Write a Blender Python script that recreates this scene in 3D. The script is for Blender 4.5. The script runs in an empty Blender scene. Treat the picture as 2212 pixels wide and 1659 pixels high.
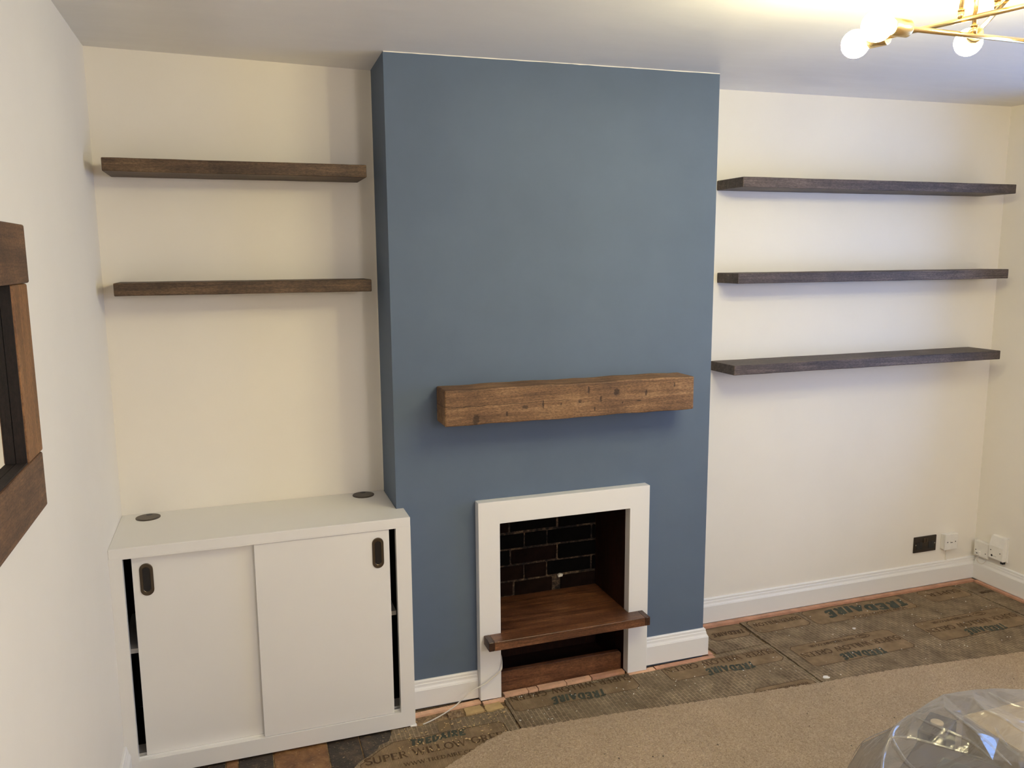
import bpy, bmesh, math, random
from mathutils import Vector, Matrix
from mathutils.geometry import delaunay_2d_cdt, tessellate_polygon
random.seed(7)
S = bpy.context.scene
COL = S.collection
PI = math.pi

# ------------------------------------------------------------------ camera, sky, light, exposure
cam = bpy.data.cameras.new('camera')
cam_o = bpy.data.objects.new('camera', cam)
COL.objects.link(cam_o)
S.camera = cam_o
YAW, PITCH, ROLL, FPX = -0.32886, -0.15456, -0.00697, 1762.94
cy, sy, cp, sp = math.cos(YAW), math.sin(YAW), math.cos(PITCH), math.sin(PITCH)
fw = Vector((-sy*cp, cy*cp, sp)); rt = Vector((cy, sy, 0)); up = rt.cross(fw)
rt2 = rt*math.cos(ROLL) + up*math.sin(ROLL); up2 = up*math.cos(ROLL) - rt*math.sin(ROLL)
M = Matrix((rt2, up2, -fw)).transposed().to_4x4()
M.translation = Vector((0.2362, -2.8583, 1.7087))
cam_o.matrix_world = M
cam.sensor_fit = 'HORIZONTAL'; cam.sensor_width = 36.0
cam.lens = FPX/2212*36.0
cam.clip_start = 0.02

def lin(*c):
    r = [(x/255/12.92 if x/255 <= .04045 else ((x/255+.055)/1.055)**2.4) for x in c]
    return (r[0], r[1], r[2], 1.0)

world = bpy.data.worlds.new('overcast_sky'); S.world = world
world.use_nodes = True
wn = world.node_tree
bg = wn.nodes['Background']
bg.inputs['Color'].default_value = (0.42, 0.62, 1.0, 1)
bg.inputs['Strength'].default_value = 0.6

SKY_W = 100.0
sk = bpy.data.lights.new('window_daylight', 'AREA')
sk.shape = 'RECTANGLE'; sk.size = 1.5; sk.size_y = 2.0
sk.color = (0.24, 0.45, 1.0); sk.energy = SKY_W
sk_o = bpy.data.objects.new('window_daylight', sk); COL.objects.link(sk_o)
sk_o.location = (4.5, -1.2, 1.35)
sk_o.rotation_euler = (0, math.radians(102), 0)

BULB_E = 203.0
# soft fill light added out of view behind the camera to lift the shadows
BACK_W = 96.0
bl = bpy.data.lights.new('rear_fill_light', 'POINT')
bl.energy = BACK_W; bl.color = (1.0, .93, .90); bl.shadow_soft_size = .22
bl_o = bpy.data.objects.new('rear_fill_light', bl); COL.objects.link(bl_o)
bl_o.location = (1.75, -4.5, 2.0)
S.view_settings.view_transform = 'Standard'
S.view_settings.look = 'None'
S.view_settings.gamma = 1.0
S.view_settings.use_curve_mapping = False
S.view_settings.exposure = -0.09
S.cycles.diffuse_bounces = 8
S.cycles.max_bounces = 12
S.cycles.transparent_max_bounces = 16
S.cycles.caustics_reflective = False

# ------------------------------------------------------------------ material helpers
def newmat(name):
    m = bpy.data.materials.new(name); m.use_nodes = True
    nt = m.node_tree
    return m, nt, nt.nodes['Principled BSDF']

class NB:
    """small node builder"""
    def __init__(s, nt): s.nt = nt; s.n = nt.nodes; s.l = nt.links
    def add(s, t, **kw):
        n = s.n.new(t)
        for k, v in kw.items(): setattr(n, k, v)
        return n
    def put(s, sock, v):
        if isinstance(v, bpy.types.NodeSocket): s.l.new(v, sock)
        else: sock.default_value = v
    def coord(s, kind='Object'): return s.add('ShaderNodeTexCoord').outputs[kind]
    def mapping(s, v, scale=(1, 1, 1), loc=(0, 0, 0), rot=(0, 0, 0)):
        m = s.add('ShaderNodeMapping'); s.put(m.inputs['Vector'], v)
        m.inputs['Scale'].default_value = scale; m.inputs['Location'].default_value = loc
        m.inputs['Rotation'].default_value = rot
        return m.outputs[0]
    def noise(s, v, scale, detail=4, rough=.55, dist=0.0, out='Fac'):
        n = s.add('ShaderNodeTexNoise'); s.put(n.inputs['Vector'], v)
        n.inputs['Scale'].default_value = scale; n.inputs['Detail'].default_value = detail
        n.inputs['Roughness'].default_value = rough; n.inputs['Distortion'].default_value = dist
        return n.outputs[out]
    def ramp(s, f, stops, interp='LINEAR'):
        r = s.add('ShaderNodeValToRGB'); s.put(r.inputs[0], f)
        cr = r.color_ramp; cr.interpolation = interp
        while len(cr.elements) < len(stops): cr.elements.new(.5)
        for e, (p, c) in zip(cr.elements, stops):
            e.position = p
            e.color = c if not isinstance(c, (int, float)) else (c, c, c, 1)
        return r.outputs[0]
    def mix(s, f, a, b, mode='MIX'):
        m = s.add('ShaderNodeMix', data_type='RGBA', blend_type=mode)
        s.put(m.inputs[0], f); s.put(m.inputs[6], a); s.put(m.inputs[7], b)
        return m.outputs[2]
    def math(s, op, a, b=0.0, c=None):
        m = s.add('ShaderNodeMath', operation=op)
        s.put(m.inputs[0], a); s.put(m.inputs[1], b)
        if c is not None: s.put(m.inputs[2], c)
        return m.outputs[0]
    def bump(s, h, strength=.2, dist=.01):
        b = s.add('ShaderNodeBump'); s.put(b.inputs['Height'], h)
        b.inputs['Strength'].default_value = strength; b.inputs['Distance'].default_value = dist
        return b.outputs[0]
    def rnd(s): return s.add('ShaderNodeObjectInfo').outputs['Random']
    def offset(s, v, amt=30.0):
        r = s.rnd(); m = s.add('ShaderNodeVectorMath', operation='ADD'); s.put(m.inputs[0], v)
        c = s.add('ShaderNodeCombineXYZ')
        s.put(c.inputs[0], s.math('MULTIPLY', r, amt)); s.put(c.inputs[1], s.math('MULTIPLY', r, amt*.37)); s.put(c.inputs[2], s.math('MULTIPLY', r, amt*.71))
        s.put(m.inputs[1], c.outputs[0]); return m.outputs[0]

def paint(name, col, rough=.55, var=.04, bump=.08, bscale=60, spec=.4, sheen_noise=False):
    m, nt, b = newmat(name); k = NB(nt)
    v = k.coord()
    n = k.noise(v, 2.2, 5, .6)
    d = tuple(max(0, c*(1-var)) for c in col[:3])+(1,)
    l = tuple(min(1, c*(1+var)) for c in col[:3])+(1,)
    k.put(b.inputs['Base Color'], k.ramp(n, [(.3, d), (.7, l)]))
    if sheen_noise:
        s = k.noise(k.mapping(v, (1.2, 7, 1)), 2.5, 5, .65, .6)
        k.put(b.inputs['Roughness'], k.ramp(s, [(.35, rough-.14), (.65, rough+.12)]))
    else:
        b.inputs['Roughness'].default_value = rough
    b.inputs['Specular IOR Level'].default_value = spec
    k.put(b.inputs['Normal'], k.bump(k.noise(v, bscale, 4, .6), bump, .003))
    return m

def wood(name, dark, mid, light, axis='X', rough=.6, grain=1.0, marks=None, crack=None, speck=.5, spec=.35, streak=None):
    m, nt, b = newmat(name); k = NB(nt)
    co = k.coord(); v = k.offset(co)
    sc = {'X': (2.2, 38, 38), 'Y': (38, 2.2, 38), 'Z': (38, 38, 2.2)}[axis]
    sf = {'X': (10, 260, 260), 'Y': (260, 10, 260), 'Z': (260, 260, 10)}[axis]
    g = k.noise(k.mapping(v, sc), 1.0*grain, 7, .62, 1.1)
    f = k.noise(k.mapping(v, sf), 1.0, 3, .6)
    bl = k.noise(v, 5.5, 5, .6, .4)
    sm = k.math('ADD', k.math('MULTIPLY', g, .55), k.math('MULTIPLY', bl, .45))
    c = k.ramp(sm, [(.33, dark), (.5, mid), (.68, light)])
    c = k.mix(.5, c, k.ramp(f, [(.3, .5), (.62, 1.2)]), 'MULTIPLY')
    fine = k.noise(k.mapping(v, {'X': (.35, 1, 1), 'Y': (1, .35, 1), 'Z': (1, 1, .35)}[axis]), 260, 3, .75)
    c = k.mix(.7, c, k.ramp(fine, [(.36, .45), (.52, 1.0), (.66, 1.45)]), 'MULTIPLY')
    spk = k.noise(v, 420, 2, .7)
    c = k.mix(k.math('MULTIPLY', k.ramp(spk, [(.6, 0.0), (.72, 1.0)]), speck*.6), c, light)
    h = k.math('ADD', k.math('MULTIPLY', f, .6), k.math('MULTIPLY', spk, .25))
    if streak:          # bare pale streaks where the stain has rubbed off
        s2 = k.noise(k.mapping(v, {'X': (1.2, 60, 60), 'Y': (60, 1.2, 60), 'Z': (60, 60, 1.2)}[axis]), 1.0, 3, .5)
        c = k.mix(k.ramp(s2, [(.66, 0.0), (.74, .75)]), c, streak)
    if marks:           # knots, nail dents: (x, z, rx, rz) on the front face, object metres
        sep = k.add('ShaderNodeSeparateXYZ'); k.put(sep.inputs[0], co)
        tot = None
        wob = k.math('MULTIPLY', k.math('SUBTRACT', k.noise(co, 170, 4, .7), .5), 2.6)
        for (x, z, rx, rz) in marks:
            dx = k.math('DIVIDE', k.math('SUBTRACT', sep.outputs[0], x), rx)
            dz = k.math('DIVIDE', k.math('SUBTRACT', sep.outputs[2], z), rz)
            q = k.math('ADD', k.math('MULTIPLY', dx, dx), k.math('MULTIPLY', dz, dz))
            tot = q if tot is None else k.math('MINIMUM', tot, q)
        mk = k.ramp(k.math('ADD', tot, wob), [(.45, 1.0), (1.0, 0.0)])
        c = k.mix(k.math('MULTIPLY', mk, .7), c, tuple(x*.22 for x in dark[:3])+(1,))
        h = k.math('SUBTRACT', h, k.math('MULTIPLY', mk, 1.5))
    if crack:           # a drying crack: (x0, x1, z)
        x0, x1, z0 = crack
        sep = k.add('ShaderNodeSeparateXYZ'); k.put(sep.inputs[0], co)
        w = k.math('MULTIPLY', k.math('SUBTRACT', k.noise(co, 14, 4, .6), .5), .016)
        dz = k.math('ABSOLUTE', k.math('SUBTRACT', k.math('SUBTRACT', sep.outputs[2], z0), w))
        ln = k.math('LESS_THAN', dz, .0009)
        ln = k.math('MULTIPLY', ln, k.math('GREATER_THAN', sep.outputs[0], x0))
        ln = k.math('MULTIPLY', ln, k.math('LESS_THAN', sep.outputs[0], x1))
        c = k.mix(k.math('MULTIPLY', ln, .8), c, tuple(x*.2 for x in dark[:3])+(1,))
        h = k.math('SUBTRACT', h, ln)
    k.put(b.inputs['Base Color'], c)
    b.inputs['Roughness'].default_value = rough
    b.inputs['Specular IOR Level'].default_value = spec
    k.put(b.inputs['Normal'], k.bump(h, .35, .004))
    return m

def plain(name, col, rough=.5, metal=0.0, spec=.5, bump=0.0, bscale=80, var=.06):
    m, nt, b = newmat(name); k = NB(nt)
    n = k.noise(k.coord(), 18, 3)
    d = tuple(c*(1-var) for c in col[:3])+(1,); l = tuple(min(1, c*(1+var)) for c in col[:3])+(1,)
    k.put(b.inputs['Base Color'], k.ramp(n, [(.3, d), (.7, l)]))
    b.inputs['Roughness'].default_value = rough; b.inputs['Metallic'].default_value = metal
    b.inputs['Specular IOR Level'].default_value = spec
    if bump: k.put(b.inputs['Normal'], k.bump(k.noise(k.coord(), bscale, 4), bump, .002))
    return m

M_CREAM = paint('cream_wall_paint', (.80, .765, .69, 1), .6, .02, .10, 45, .3)
M_CEIL = paint('white_ceiling_paint', (.85, .84, .83, 1), .46, .02, .10, 30, sheen_noise=True)
M_BLUE = paint('slate_blue_paint', (.102, .138, .198, 1), .7, .06, .10, 45, .25)
M_GLOSS = paint('white_satin_paint', (.745, .738, .715, 1), .32, .015, .04, 40, .5)
M_SURR = paint('white_surround_paint', (.77, .763, .742, 1), .38, .015, .04, 40, .5)
M_INSIDE = plain('cabinet_inside_shade', (.02, .018, .018, 1), .7)  # near-black colour stands in for the shade inside the cabinet
M_SHELF_L = wood('brown_stained_shelf_wood', lin(52, 40, 30), lin(83, 65, 48), lin(112, 90, 65), 'X', .55, 1.2, streak=lin(150, 116, 78))
M_SHELF_R = wood('grey_brown_shelf_wood', lin(52, 44, 42), lin(80, 70, 66), lin(112, 98, 90), 'X', .55, 1.0, streak=lin(136, 120, 106))
M_BEAM = wood('rustic_beam_wood', lin(74, 53, 37), lin(118, 89, 62), lin(152, 121, 88), 'X', .62, .8,
              marks=[(-.13, -.006, .004, .018), (.05, .035, .005, .018), (.10, .0, .005, .016), (.29, .012, .006, .014), (.41, .036, .004, .009),
                     (-.06, -.01, .004, .007), (.015, -.005, .008, .009), (.075, -.036, .004, .008), (.19, -.02, .004, .004), (.26, -.016, .011, .003),
                     (-.385, -.045, .014, .022), (-.20, -.012, .012, .008), (.165, .022, .014, .016), (-.27, -.032, .005, .010)],
              crack=(-.5, -.02, .004))
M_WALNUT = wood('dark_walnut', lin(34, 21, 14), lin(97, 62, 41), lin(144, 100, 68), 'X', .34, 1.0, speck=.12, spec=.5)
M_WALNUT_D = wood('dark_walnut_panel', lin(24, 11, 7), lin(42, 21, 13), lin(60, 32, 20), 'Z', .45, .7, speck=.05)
M_FRAME_H = wood('mirror_rail_wood', lin(58, 40, 28), lin(92, 66, 46), lin(120, 88, 60), 'Y', .55, 1.0, speck=.2)
M_FRAME_V = wood('mirror_stile_wood', lin(92, 62, 36), lin(128, 90, 54), lin(156, 114, 72), 'Z', .55, 1.0, speck=.2)
M_BRONZE = plain('dark_bronze', (.085, .064, .044, 1), .34, .75)
M_BRONZE_IN = plain('black_recess', (.008, .007, .007, 1), .4, .2)
M_BRASS = plain('brushed_brass', (.80, .60, .30, 1), .24, 1.0)
M_WHITE_P = plain('white_plastic', (.78, .76, .71, 1), .35)
M_BLACK_P = plain('black_plastic', (.006, .006, .006, 1), .3)
M_BRASSY = plain('bronze_plate', (.06, .05, .04, 1), .35, .8)
M_STEEL = plain('steel_screw', (.4, .38, .34, 1), .3, 1.0)
M_SOOT = plain('sooty_brick', (.0022, .0018, .0017, 1), .95, 0, .12, .9, 60, .5)
M_BRICK_R = plain('sooty_red_brick', (.0080, .0036, .0026, 1), .95, 0, .12, .9, 60, .5)
M_GRIP = plain('gripper_plywood', lin(214, 172, 140), .6, 0, .3, .3, 120, .15)
M_GRIP_D = plain('reddish_gripper_plywood', lin(186, 140, 114), .6, 0, .3, .3, 120, .18)
M_CABLE = plain('white_cable', (.62, .58, .50, 1), .4)
M_CHIP = plain('white_plaster', (.75, .72, .65, 1), .8)
M_DIRT = plain('dark_dirt', (.03, .025, .02, 1), .9)
M_INK = plain('faded_print', lin(80, 62, 44), .9, 0, .2, 0, 80, .25)
M_INK_G = plain('dark_green_print', lin(66, 69, 60), .9, 0, .2, 0, 80, .25)

def mat_mortar():
    m, nt, b = newmat('crumbly_mortar'); k = NB(nt); v = k.coord()
    n = k.noise(v, 70, 5, .7); big = k.noise(v, 9, 3)
    sep = k.add('ShaderNodeSeparateXYZ'); k.put(sep.inputs[0], v)
    c = k.ramp(k.math('ADD', k.math('MULTIPLY', n, .7), k.math('MULTIPLY', big, .4)), [(.46, lin(12, 9, 8)), (.58, lin(66, 52, 40)), (.80, lin(150, 126, 98))])
    k.put(b.inputs['Base Color'], c); b.inputs['Roughness'].default_value = .9
    k.put(b.inputs['Normal'], k.bump(n, .8, .006)); return m
M_MORTAR = mat_mortar()

def mat_underlay(name, tint=1.0, seed=0.0):
    m, nt, b = newmat(name); k = NB(nt); v = k.mapping(k.coord(), loc=(seed, seed*.7, 0))
    base = k.ramp(k.noise(v, 9, 5, .65), [(.3, lin(98, 85, 67)), (.5, lin(122, 107, 86)), (.72, lin(143, 128, 104))])
    br = k.add('ShaderNodeTexBrick')
    wv = k.add('ShaderNodeVectorMath', operation='ADD'); k.put(wv.inputs[0], k.mapping(v, (1, 1, 1), rot=(0, 0, PI/2)))
    sc = k.add('ShaderNodeVectorMath', operation='SCALE'); k.put(sc.inputs[0], k.noise(v, 45, 3, .6, 0, 'Color')); sc.inputs['Scale'].default_value = .007
    k.put(wv.inputs[1], sc.outputs[0]); k.put(br.inputs['Vector'], wv.outputs[0])
    br.inputs['Scale'].default_value = 1.0; br.inputs['Brick Width'].default_value = .036; br.inputs['Row Height'].default_value = .0165
    br.inputs['Mortar Size'].default_value = .0019; br.inputs['Mortar Smooth'].default_value = .3
    br.inputs['Color1'].default_value = (1, 1, 1, 1); br.inputs['Color2'].default_value = (.84, .84, .86, 1); br.inputs['Mortar'].default_value = (1.75, 1.75, 1.85, 1)
    worn = k.ramp(k.noise(v, 5, 4, .6), [(.35, .25), (.6, 1.0)])
    c = k.mix(k.math('MULTIPLY', worn, .85), base, br.outputs['Color'], 'MULTIPLY')
    rib = k.add('ShaderNodeTexWave'); k.put(rib.inputs['Vector'], v); rib.inputs['Scale'].default_value = 62; rib.bands_direction = 'X'
    rib.inputs['Distortion'].default_value = .6
    c = k.mix(.35, c, k.ramp(rib.outputs['Fac'], [(0.1, .62), (.8, 1.1)]), 'MULTIPLY')
    sp = k.noise(v, 240, 2, .7)
    c = k.mix(k.ramp(sp, [(.66, 0.0), (.76, .7)]), c, lin(206, 186, 150))
    k.put(b.inputs['Base Color'], k.mix(1.0, c, (tint, tint*.98, tint*.95, 1), 'MULTIPLY'))
    b.inputs['Roughness'].default_value = .92; b.inputs['Specular IOR Level'].default_value = .2
    k.put(b.inputs['Normal'], k.bump(k.math('ADD', rib.outputs['Fac'], sp), .5, .003)); return m
M_UND = mat_underlay('grey_green_underlay', 1.0)
M_UND2 = mat_underlay('brown_underlay', .98, 3.1)

def mat_panel():
    m, nt, b = newmat('kraft_print_panel'); k = NB(nt); v = k.coord('Object')
    base = k.ramp(k.noise(v, 12, 5, .65), [(.3, lin(112, 93, 70)), (.55, lin(134, 113, 86)), (.75, lin(154, 132, 104))])
    rib = k.add('ShaderNodeTexWave'); k.put(rib.inputs['Vector'], v); rib.inputs['Scale'].default_value = 62; rib.bands_direction = 'X'
    c = k.mix(.35, base, k.ramp(rib.outputs['Fac'], [(0.1, .66), (.8, 1.1)]), 'MULTIPLY')
    sp = k.noise(v, 240, 2, .7)
    c = k.mix(k.ramp(sp, [(.69, 0.0), (.78, .7)]), c, lin(206, 186, 150))
    k.put(b.inputs['Base Color'], c); b.inputs['Roughness'].default_value = .92; b.inputs['Specular IOR Level'].default_value = .2
    k.put(b.inputs['Normal'], k.bump(rib.outputs['Fac'], .5, .003)); return m
M_PANEL = mat_panel()

def mat_carpet():
    m, nt, b = newmat('beige_carpet'); k = NB(nt); v = k.coord()
    n = k.noise(v, 210, 3, .75); n2 = k.noise(v, 620, 2, .6); bg2 = k.noise(v, 6, 4, .6)
    f = k.math('ADD', k.math('MULTIPLY', n, .62), k.math('MULTIPLY', n2, .38))
    c = k.ramp(f, [(.32, lin(122, 103, 82)), (.5, lin(174, 153, 127)), (.68, lin(208, 190, 162))])
    c = k.mix(.35, c, k.ramp(bg2, [(.3, .82), (.7, 1.12)]), 'MULTIPLY')
    k.put(b.inputs['Base Color'], c); b.inputs['Roughness'].default_value = .95; b.inputs['Specular IOR Level'].default_value = .15
    k.put(b.inputs['Normal'], k.bump(f, .9, .006)); return m
M_CARPET = mat_carpet()

def mat_screed():
    m, nt, b = newmat('dusty_screed'); k = NB(nt); v = k.coord()
    n = k.noise(v, 26, 6, .68, .5); s = k.noise(v, 150, 3, .7)
    c = k.ramp(n, [(.3, lin(78, 58, 40)), (.5, lin(128, 104, 74)), (.66, lin(168, 142, 104))])
    c = k.mix(k.ramp(s, [(.58, 0.0), (.68, .8)]), c, lin(196, 174, 138))
    c = k.mix(k.ramp(s, [(.30, .8), (.38, 0.0)]), c, lin(40, 28, 20))
    k.put(b.inputs['Base Color'], c); b.inputs['Roughness'].default_value = .9
    k.put(b.inputs['Normal'], k.bump(k.math('ADD', n, s), .8, .006)); return m
M_SCREED = mat_screed()

def mat_tile(name, d, mcol, l):
    m, nt, b = newmat(name); k = NB(nt); v = k.offset(k.coord())
    n = k.noise(v, 17, 6, .7, .5); s = k.noise(v, 110, 3, .75)
    c = k.ramp(n, [(.34, d), (.52, mcol), (.72, l)])
    c = k.mix(k.ramp(s, [(.62, 0.0), (.70, .75)]), c, lin(178, 152, 112))
    k.put(b.inputs['Base Color'], c); b.inputs['Roughness'].default_value = .5
    k.put(b.inputs['Normal'], k.bump(k.math('ADD', n, s), .5, .004)); return m
M_TILE_B = mat_tile('black_quarry_tile', lin(24, 19, 15), lin(46, 37, 29), lin(96, 78, 56))
M_TILE_R = mat_tile('brown_quarry_tile', lin(84, 54, 30), lin(116, 80, 46), lin(138, 104, 66))

def mat_bulb():
    m = bpy.data.materials.new('lit_bulb'); m.use_nodes = True; nt = m.node_tree; nt.nodes.clear()
    o = nt.nodes.new('ShaderNodeOutputMaterial'); e = nt.nodes.new('ShaderNodeEmission')
    e.inputs['Color'].default_value = (1.0, .88, .50, 1); e.inputs['Strength'].default_value = BULB_E
    nt.links.new(e.outputs[0], o.inputs[0]); return m
M_BULB = mat_bulb()

def mat_glass(name, gloss=.08, tint=(.97, .98, .98, 1), rough=.02):
    m = bpy.data.materials.new(name); m.use_nodes = True; nt = m.node_tree; nt.nodes.clear(); k = NB(nt)
    o = k.add('ShaderNodeOutputMaterial'); t = k.add('ShaderNodeBsdfTransparent'); g = k.add('ShaderNodeBsdfGlossy')
    t.inputs[0].default_value = tint; g.inputs['Roughness'].default_value = rough
    mx = k.add('ShaderNodeMixShader'); mx.inputs[0].default_value = gloss
    k.put(mx.inputs[1], t.outputs[0]); k.put(mx.inputs[2], g.outputs[0]); k.put(o.inputs[0], mx.outputs[0]); return m
M_GLASS = mat_glass('window_glass')

def mat_plastic():
    m = bpy.data.materials.new('clear_polythene'); m.use_nodes = True; nt = m.node_tree; nt.nodes.clear(); k = NB(nt)
    o = k.add('ShaderNodeOutputMaterial'); t = k.add('ShaderNodeBsdfTransparent'); g = k.add('ShaderNodeBsdfGlossy'); d = k.add('ShaderNodeBsdfTranslucent'); d2 = k.add('ShaderNodeBsdfDiffuse')
    t.inputs[0].default_value = (.93, .92, .91, 1); g.inputs['Roughness'].default_value = .16
    d.inputs[0].default_value = (.85, .84, .82, 1); d2.inputs[0].default_value = (.85, .84, .82, 1)
    v = k.coord()
    h = k.noise(k.mapping(v, (1, 3.2, 1), rot=(0, 0, .9)), 5, 3, .45, .6)
    nb = k.bump(h, .35, .03)
    for n in (g, d2): k.put(n.inputs['Normal'], nb)
    fr = k.add('ShaderNodeLayerWeight'); fr.inputs[0].default_value = .35; k.put(fr.inputs['Normal'], nb)
    df = k.add('ShaderNodeMixShader'); df.inputs[0].default_value = .5; k.put(df.inputs[1], d.outputs[0]); k.put(df.inputs[2], d2.outputs[0])
    m1 = k.add('ShaderNodeMixShader'); k.put(m1.inputs[0], k.ramp(fr.outputs['Facing'], [(0.0, .10), (1.0, .45)])); k.put(m1.inputs[1], t.outputs[0]); k.put(m1.inputs[2], df.outputs[0])
    m2 = k.add('ShaderNodeMixShader'); k.put(m2.inputs[0], k.ramp(fr.outputs['Fresnel'], [(0.0, .07), (1.0, .6)])); k.put(m2.inputs[1], m1.outputs[0]); k.put(m2.inputs[2], g.outputs[0])
    k.put(o.inputs[0], m2.outputs[0]); return m
M_PLASTIC = mat_plastic()

def mat_mirror():
    m, nt, b = newmat('mirror_silver'); k = NB(nt)
    b.inputs['Metallic'].default_value = 1; b.inputs['Base Color'].default_value = (.9, .9, .88, 1); b.inputs['Roughness'].default_value = .02
    return m
M_MIRROR = mat_mirror()

# ------------------------------------------------------------------ geometry helpers
WLOC = {}
def link(o, parent, wloc):
    COL.objects.link(o); WLOC[o] = Vector(wloc)
    if parent is not None:
        o.parent = parent; o.location = Vector(wloc) - WLOC[parent]
    else: o.location = wloc
    return o

def thing(name, label, cat, loc, group=None):
    o = bpy.data.objects.new(name, None); o.empty_display_size = .05
    link(o, None, loc); return tag(o, label, cat, group)

def tag(o, label=None, cat=None, group=None, kind=None):
    if label: o['label'] = label
    if cat: o['category'] = cat
    if group: o['group'] = group
    if kind: o['kind'] = kind
    return o

def from_bm(name, bm, mat, parent=None, smooth=False, origin=None):
    bm.normal_update()
    vs = [v.co for v in bm.verts]
    lo = Vector((min(v[i] for v in vs) for i in range(3))); hi = Vector((max(v[i] for v in vs) for i in range(3)))
    c = Vector(origin) if origin is not None else (lo+hi)/2
    for v in bm.verts: v.co -= c
    me = bpy.data.meshes.new(name); bm.to_mesh(me); bm.free()
    for mm in (mat if isinstance(mat, (list, tuple)) else [mat]): me.materials.append(mm)
    if smooth:
        for p in me.polygons: p.use_smooth = True
    return link(bpy.data.objects.new(name, me), parent, c)

def bm_box(bm, lo, hi, bev=0.0, seg=1):
    lo, hi = Vector(lo), Vector(hi)
    r = bmesh.ops.create_cube(bm, size=1.0); vs = r['verts']
    for v in vs: v.co = Vector((lo[i] + (v.co[i]+.5)*(hi[i]-lo[i]) for i in range(3)))
    if bev:
        es = {e for v in vs for e in v.link_edges}
        bmesh.ops.bevel(bm, geom=list(es), offset=bev, segments=seg, affect='EDGES', profile=.5)

def box(name, lo, hi, mat, parent=None, bev=0.0, seg=1):
    bm = bmesh.new(); bm_box(bm, lo, hi, bev, seg); return from_bm(name, bm, mat, parent)

def bm_prism(bm, poly, axis, a, b):
    """extrude a 2d polygon (list of pairs) along an axis from a to b; concave allowed"""
    def P(p, t):
        return {'x': (t, p[0], p[1]), 'y': (p[0], t, p[1]), 'z': (p[0], p[1], t)}[axis]
    A = [bm.verts.new(P(p, a)) for p in poly]; B = [bm.verts.new(P(p, b)) for p in poly]
    tri = tessellate_polygon([[Vector((p[0], p[1], 0)) for p in poly]])
    n = len(poly)
    fs = []
    for t in tri:
        fs.append(bm.faces.new([A[i] for i in t])); fs.append(bm.faces.new([B[i] for i in reversed(t)]))
    for i in range(n):
        fs.append(bm.faces.new((A[i], A[(i+1) % n], B[(i+1) % n], B[i])))
    bmesh.ops.recalc_face_normals(bm, faces=fs)

def prism(name, poly, axis, a, b, mat, parent=None, bev=0.0):
    bm = bmesh.new(); bm_prism(bm, poly, axis, a, b)
    if bev:
        bmesh.ops.dissolve_limit(bm, angle_limit=.01, verts=bm.verts, edges=bm.edges)
        bmesh.ops.bevel(bm, geom=list(bm.edges), offset=bev, segments=1, affect='EDGES', profile=.5)
    return from_bm(name, bm, mat, parent)

def bm_cyl(bm, p0, p1, r, n=20, r2=None):
    p0, p1 = Vector(p0), Vector(p1); d = p1-p0
    q = d.to_track_quat('Z', 'Y').to_matrix().to_4x4(); q.translation = (p0+p1)/2
    bmesh.ops.create_cone(bm, cap_ends=True, segments=n, radius1=r, radius2=r if r2 is None else r2, depth=d.length, matrix=q)

def cyl(name, p0, p1, r, mat, parent=None, n=20, r2=None, bev=0.0):
    bm = bmesh.new(); bm_cyl(bm, p0, p1, r, n, r2)
    if bev:
        es = [e for e in bm.edges if any(len(f.verts) > 4 for f in e.link_faces)]
        bmesh.ops.bevel(bm, geom=es, offset=bev, segments=2, affect='EDGES', profile=.5)
    o = from_bm(name, bm, mat, parent)
    for p in o.data.polygons: p.use_smooth = len(p.vertices) == 4
    return o

def tube(name, pts, r, mat, parent=None, n=10):
    bm = bmesh.new(); pts = [Vector(p) for p in pts]; rings = []
    for i, p in enumerate(pts):
        t = (pts[min(i+1, len(pts)-1)]-pts[max(i-1, 0)]).normalized()
        a = t.orthogonal().normalized() if i == 0 else (ref - t*ref.dot(t)).normalized()
        ref = a; b = t.cross(a)
        rings.append([bm.verts.new(p + a*math.cos(2*PI*k/n)*r + b*math.sin(2*PI*k/n)*r) for k in range(n)])
    for i in range(len(rings)-1):
        for k in range(n): bm.faces.new((rings[i][k], rings[i][(k+1) % n], rings[i+1][(k+1) % n], rings[i+1][k]))
    bm.faces.new(rings[0][::-1]); bm.faces.new(rings[-1])
    return from_bm(name, bm, mat, parent, True)

def spline(pts, n=8):
    pts = [Vector(p) for p in pts]; out = []
    for i in range(len(pts)-1):
        p0, p1, p2, p3 = pts[max(i-1, 0)], pts[i], pts[i+1], pts[min(i+2, len(pts)-1)]
        for k in range(n):
            t = k/n
            out.append(.5*((2*p1)+(-p0+p2)*t+(2*p0-5*p1+4*p2-p3)*t*t+(-p0+3*p1-3*p2+p3)*t**3))
    return out+[pts[-1]]

def quad(bm, pts):
    return bm.faces.new([bm.verts.new(p) for p in pts])

# ------------------------------------------------------------------ the setting
XL, XR, YB, YF = -0.179, 3.8754, 0.2591, -6.3
CL, CR, CT0 = 0.762, 2.0689, .8036
def struct(o): o['kind'] = 'structure'; return o

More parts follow.
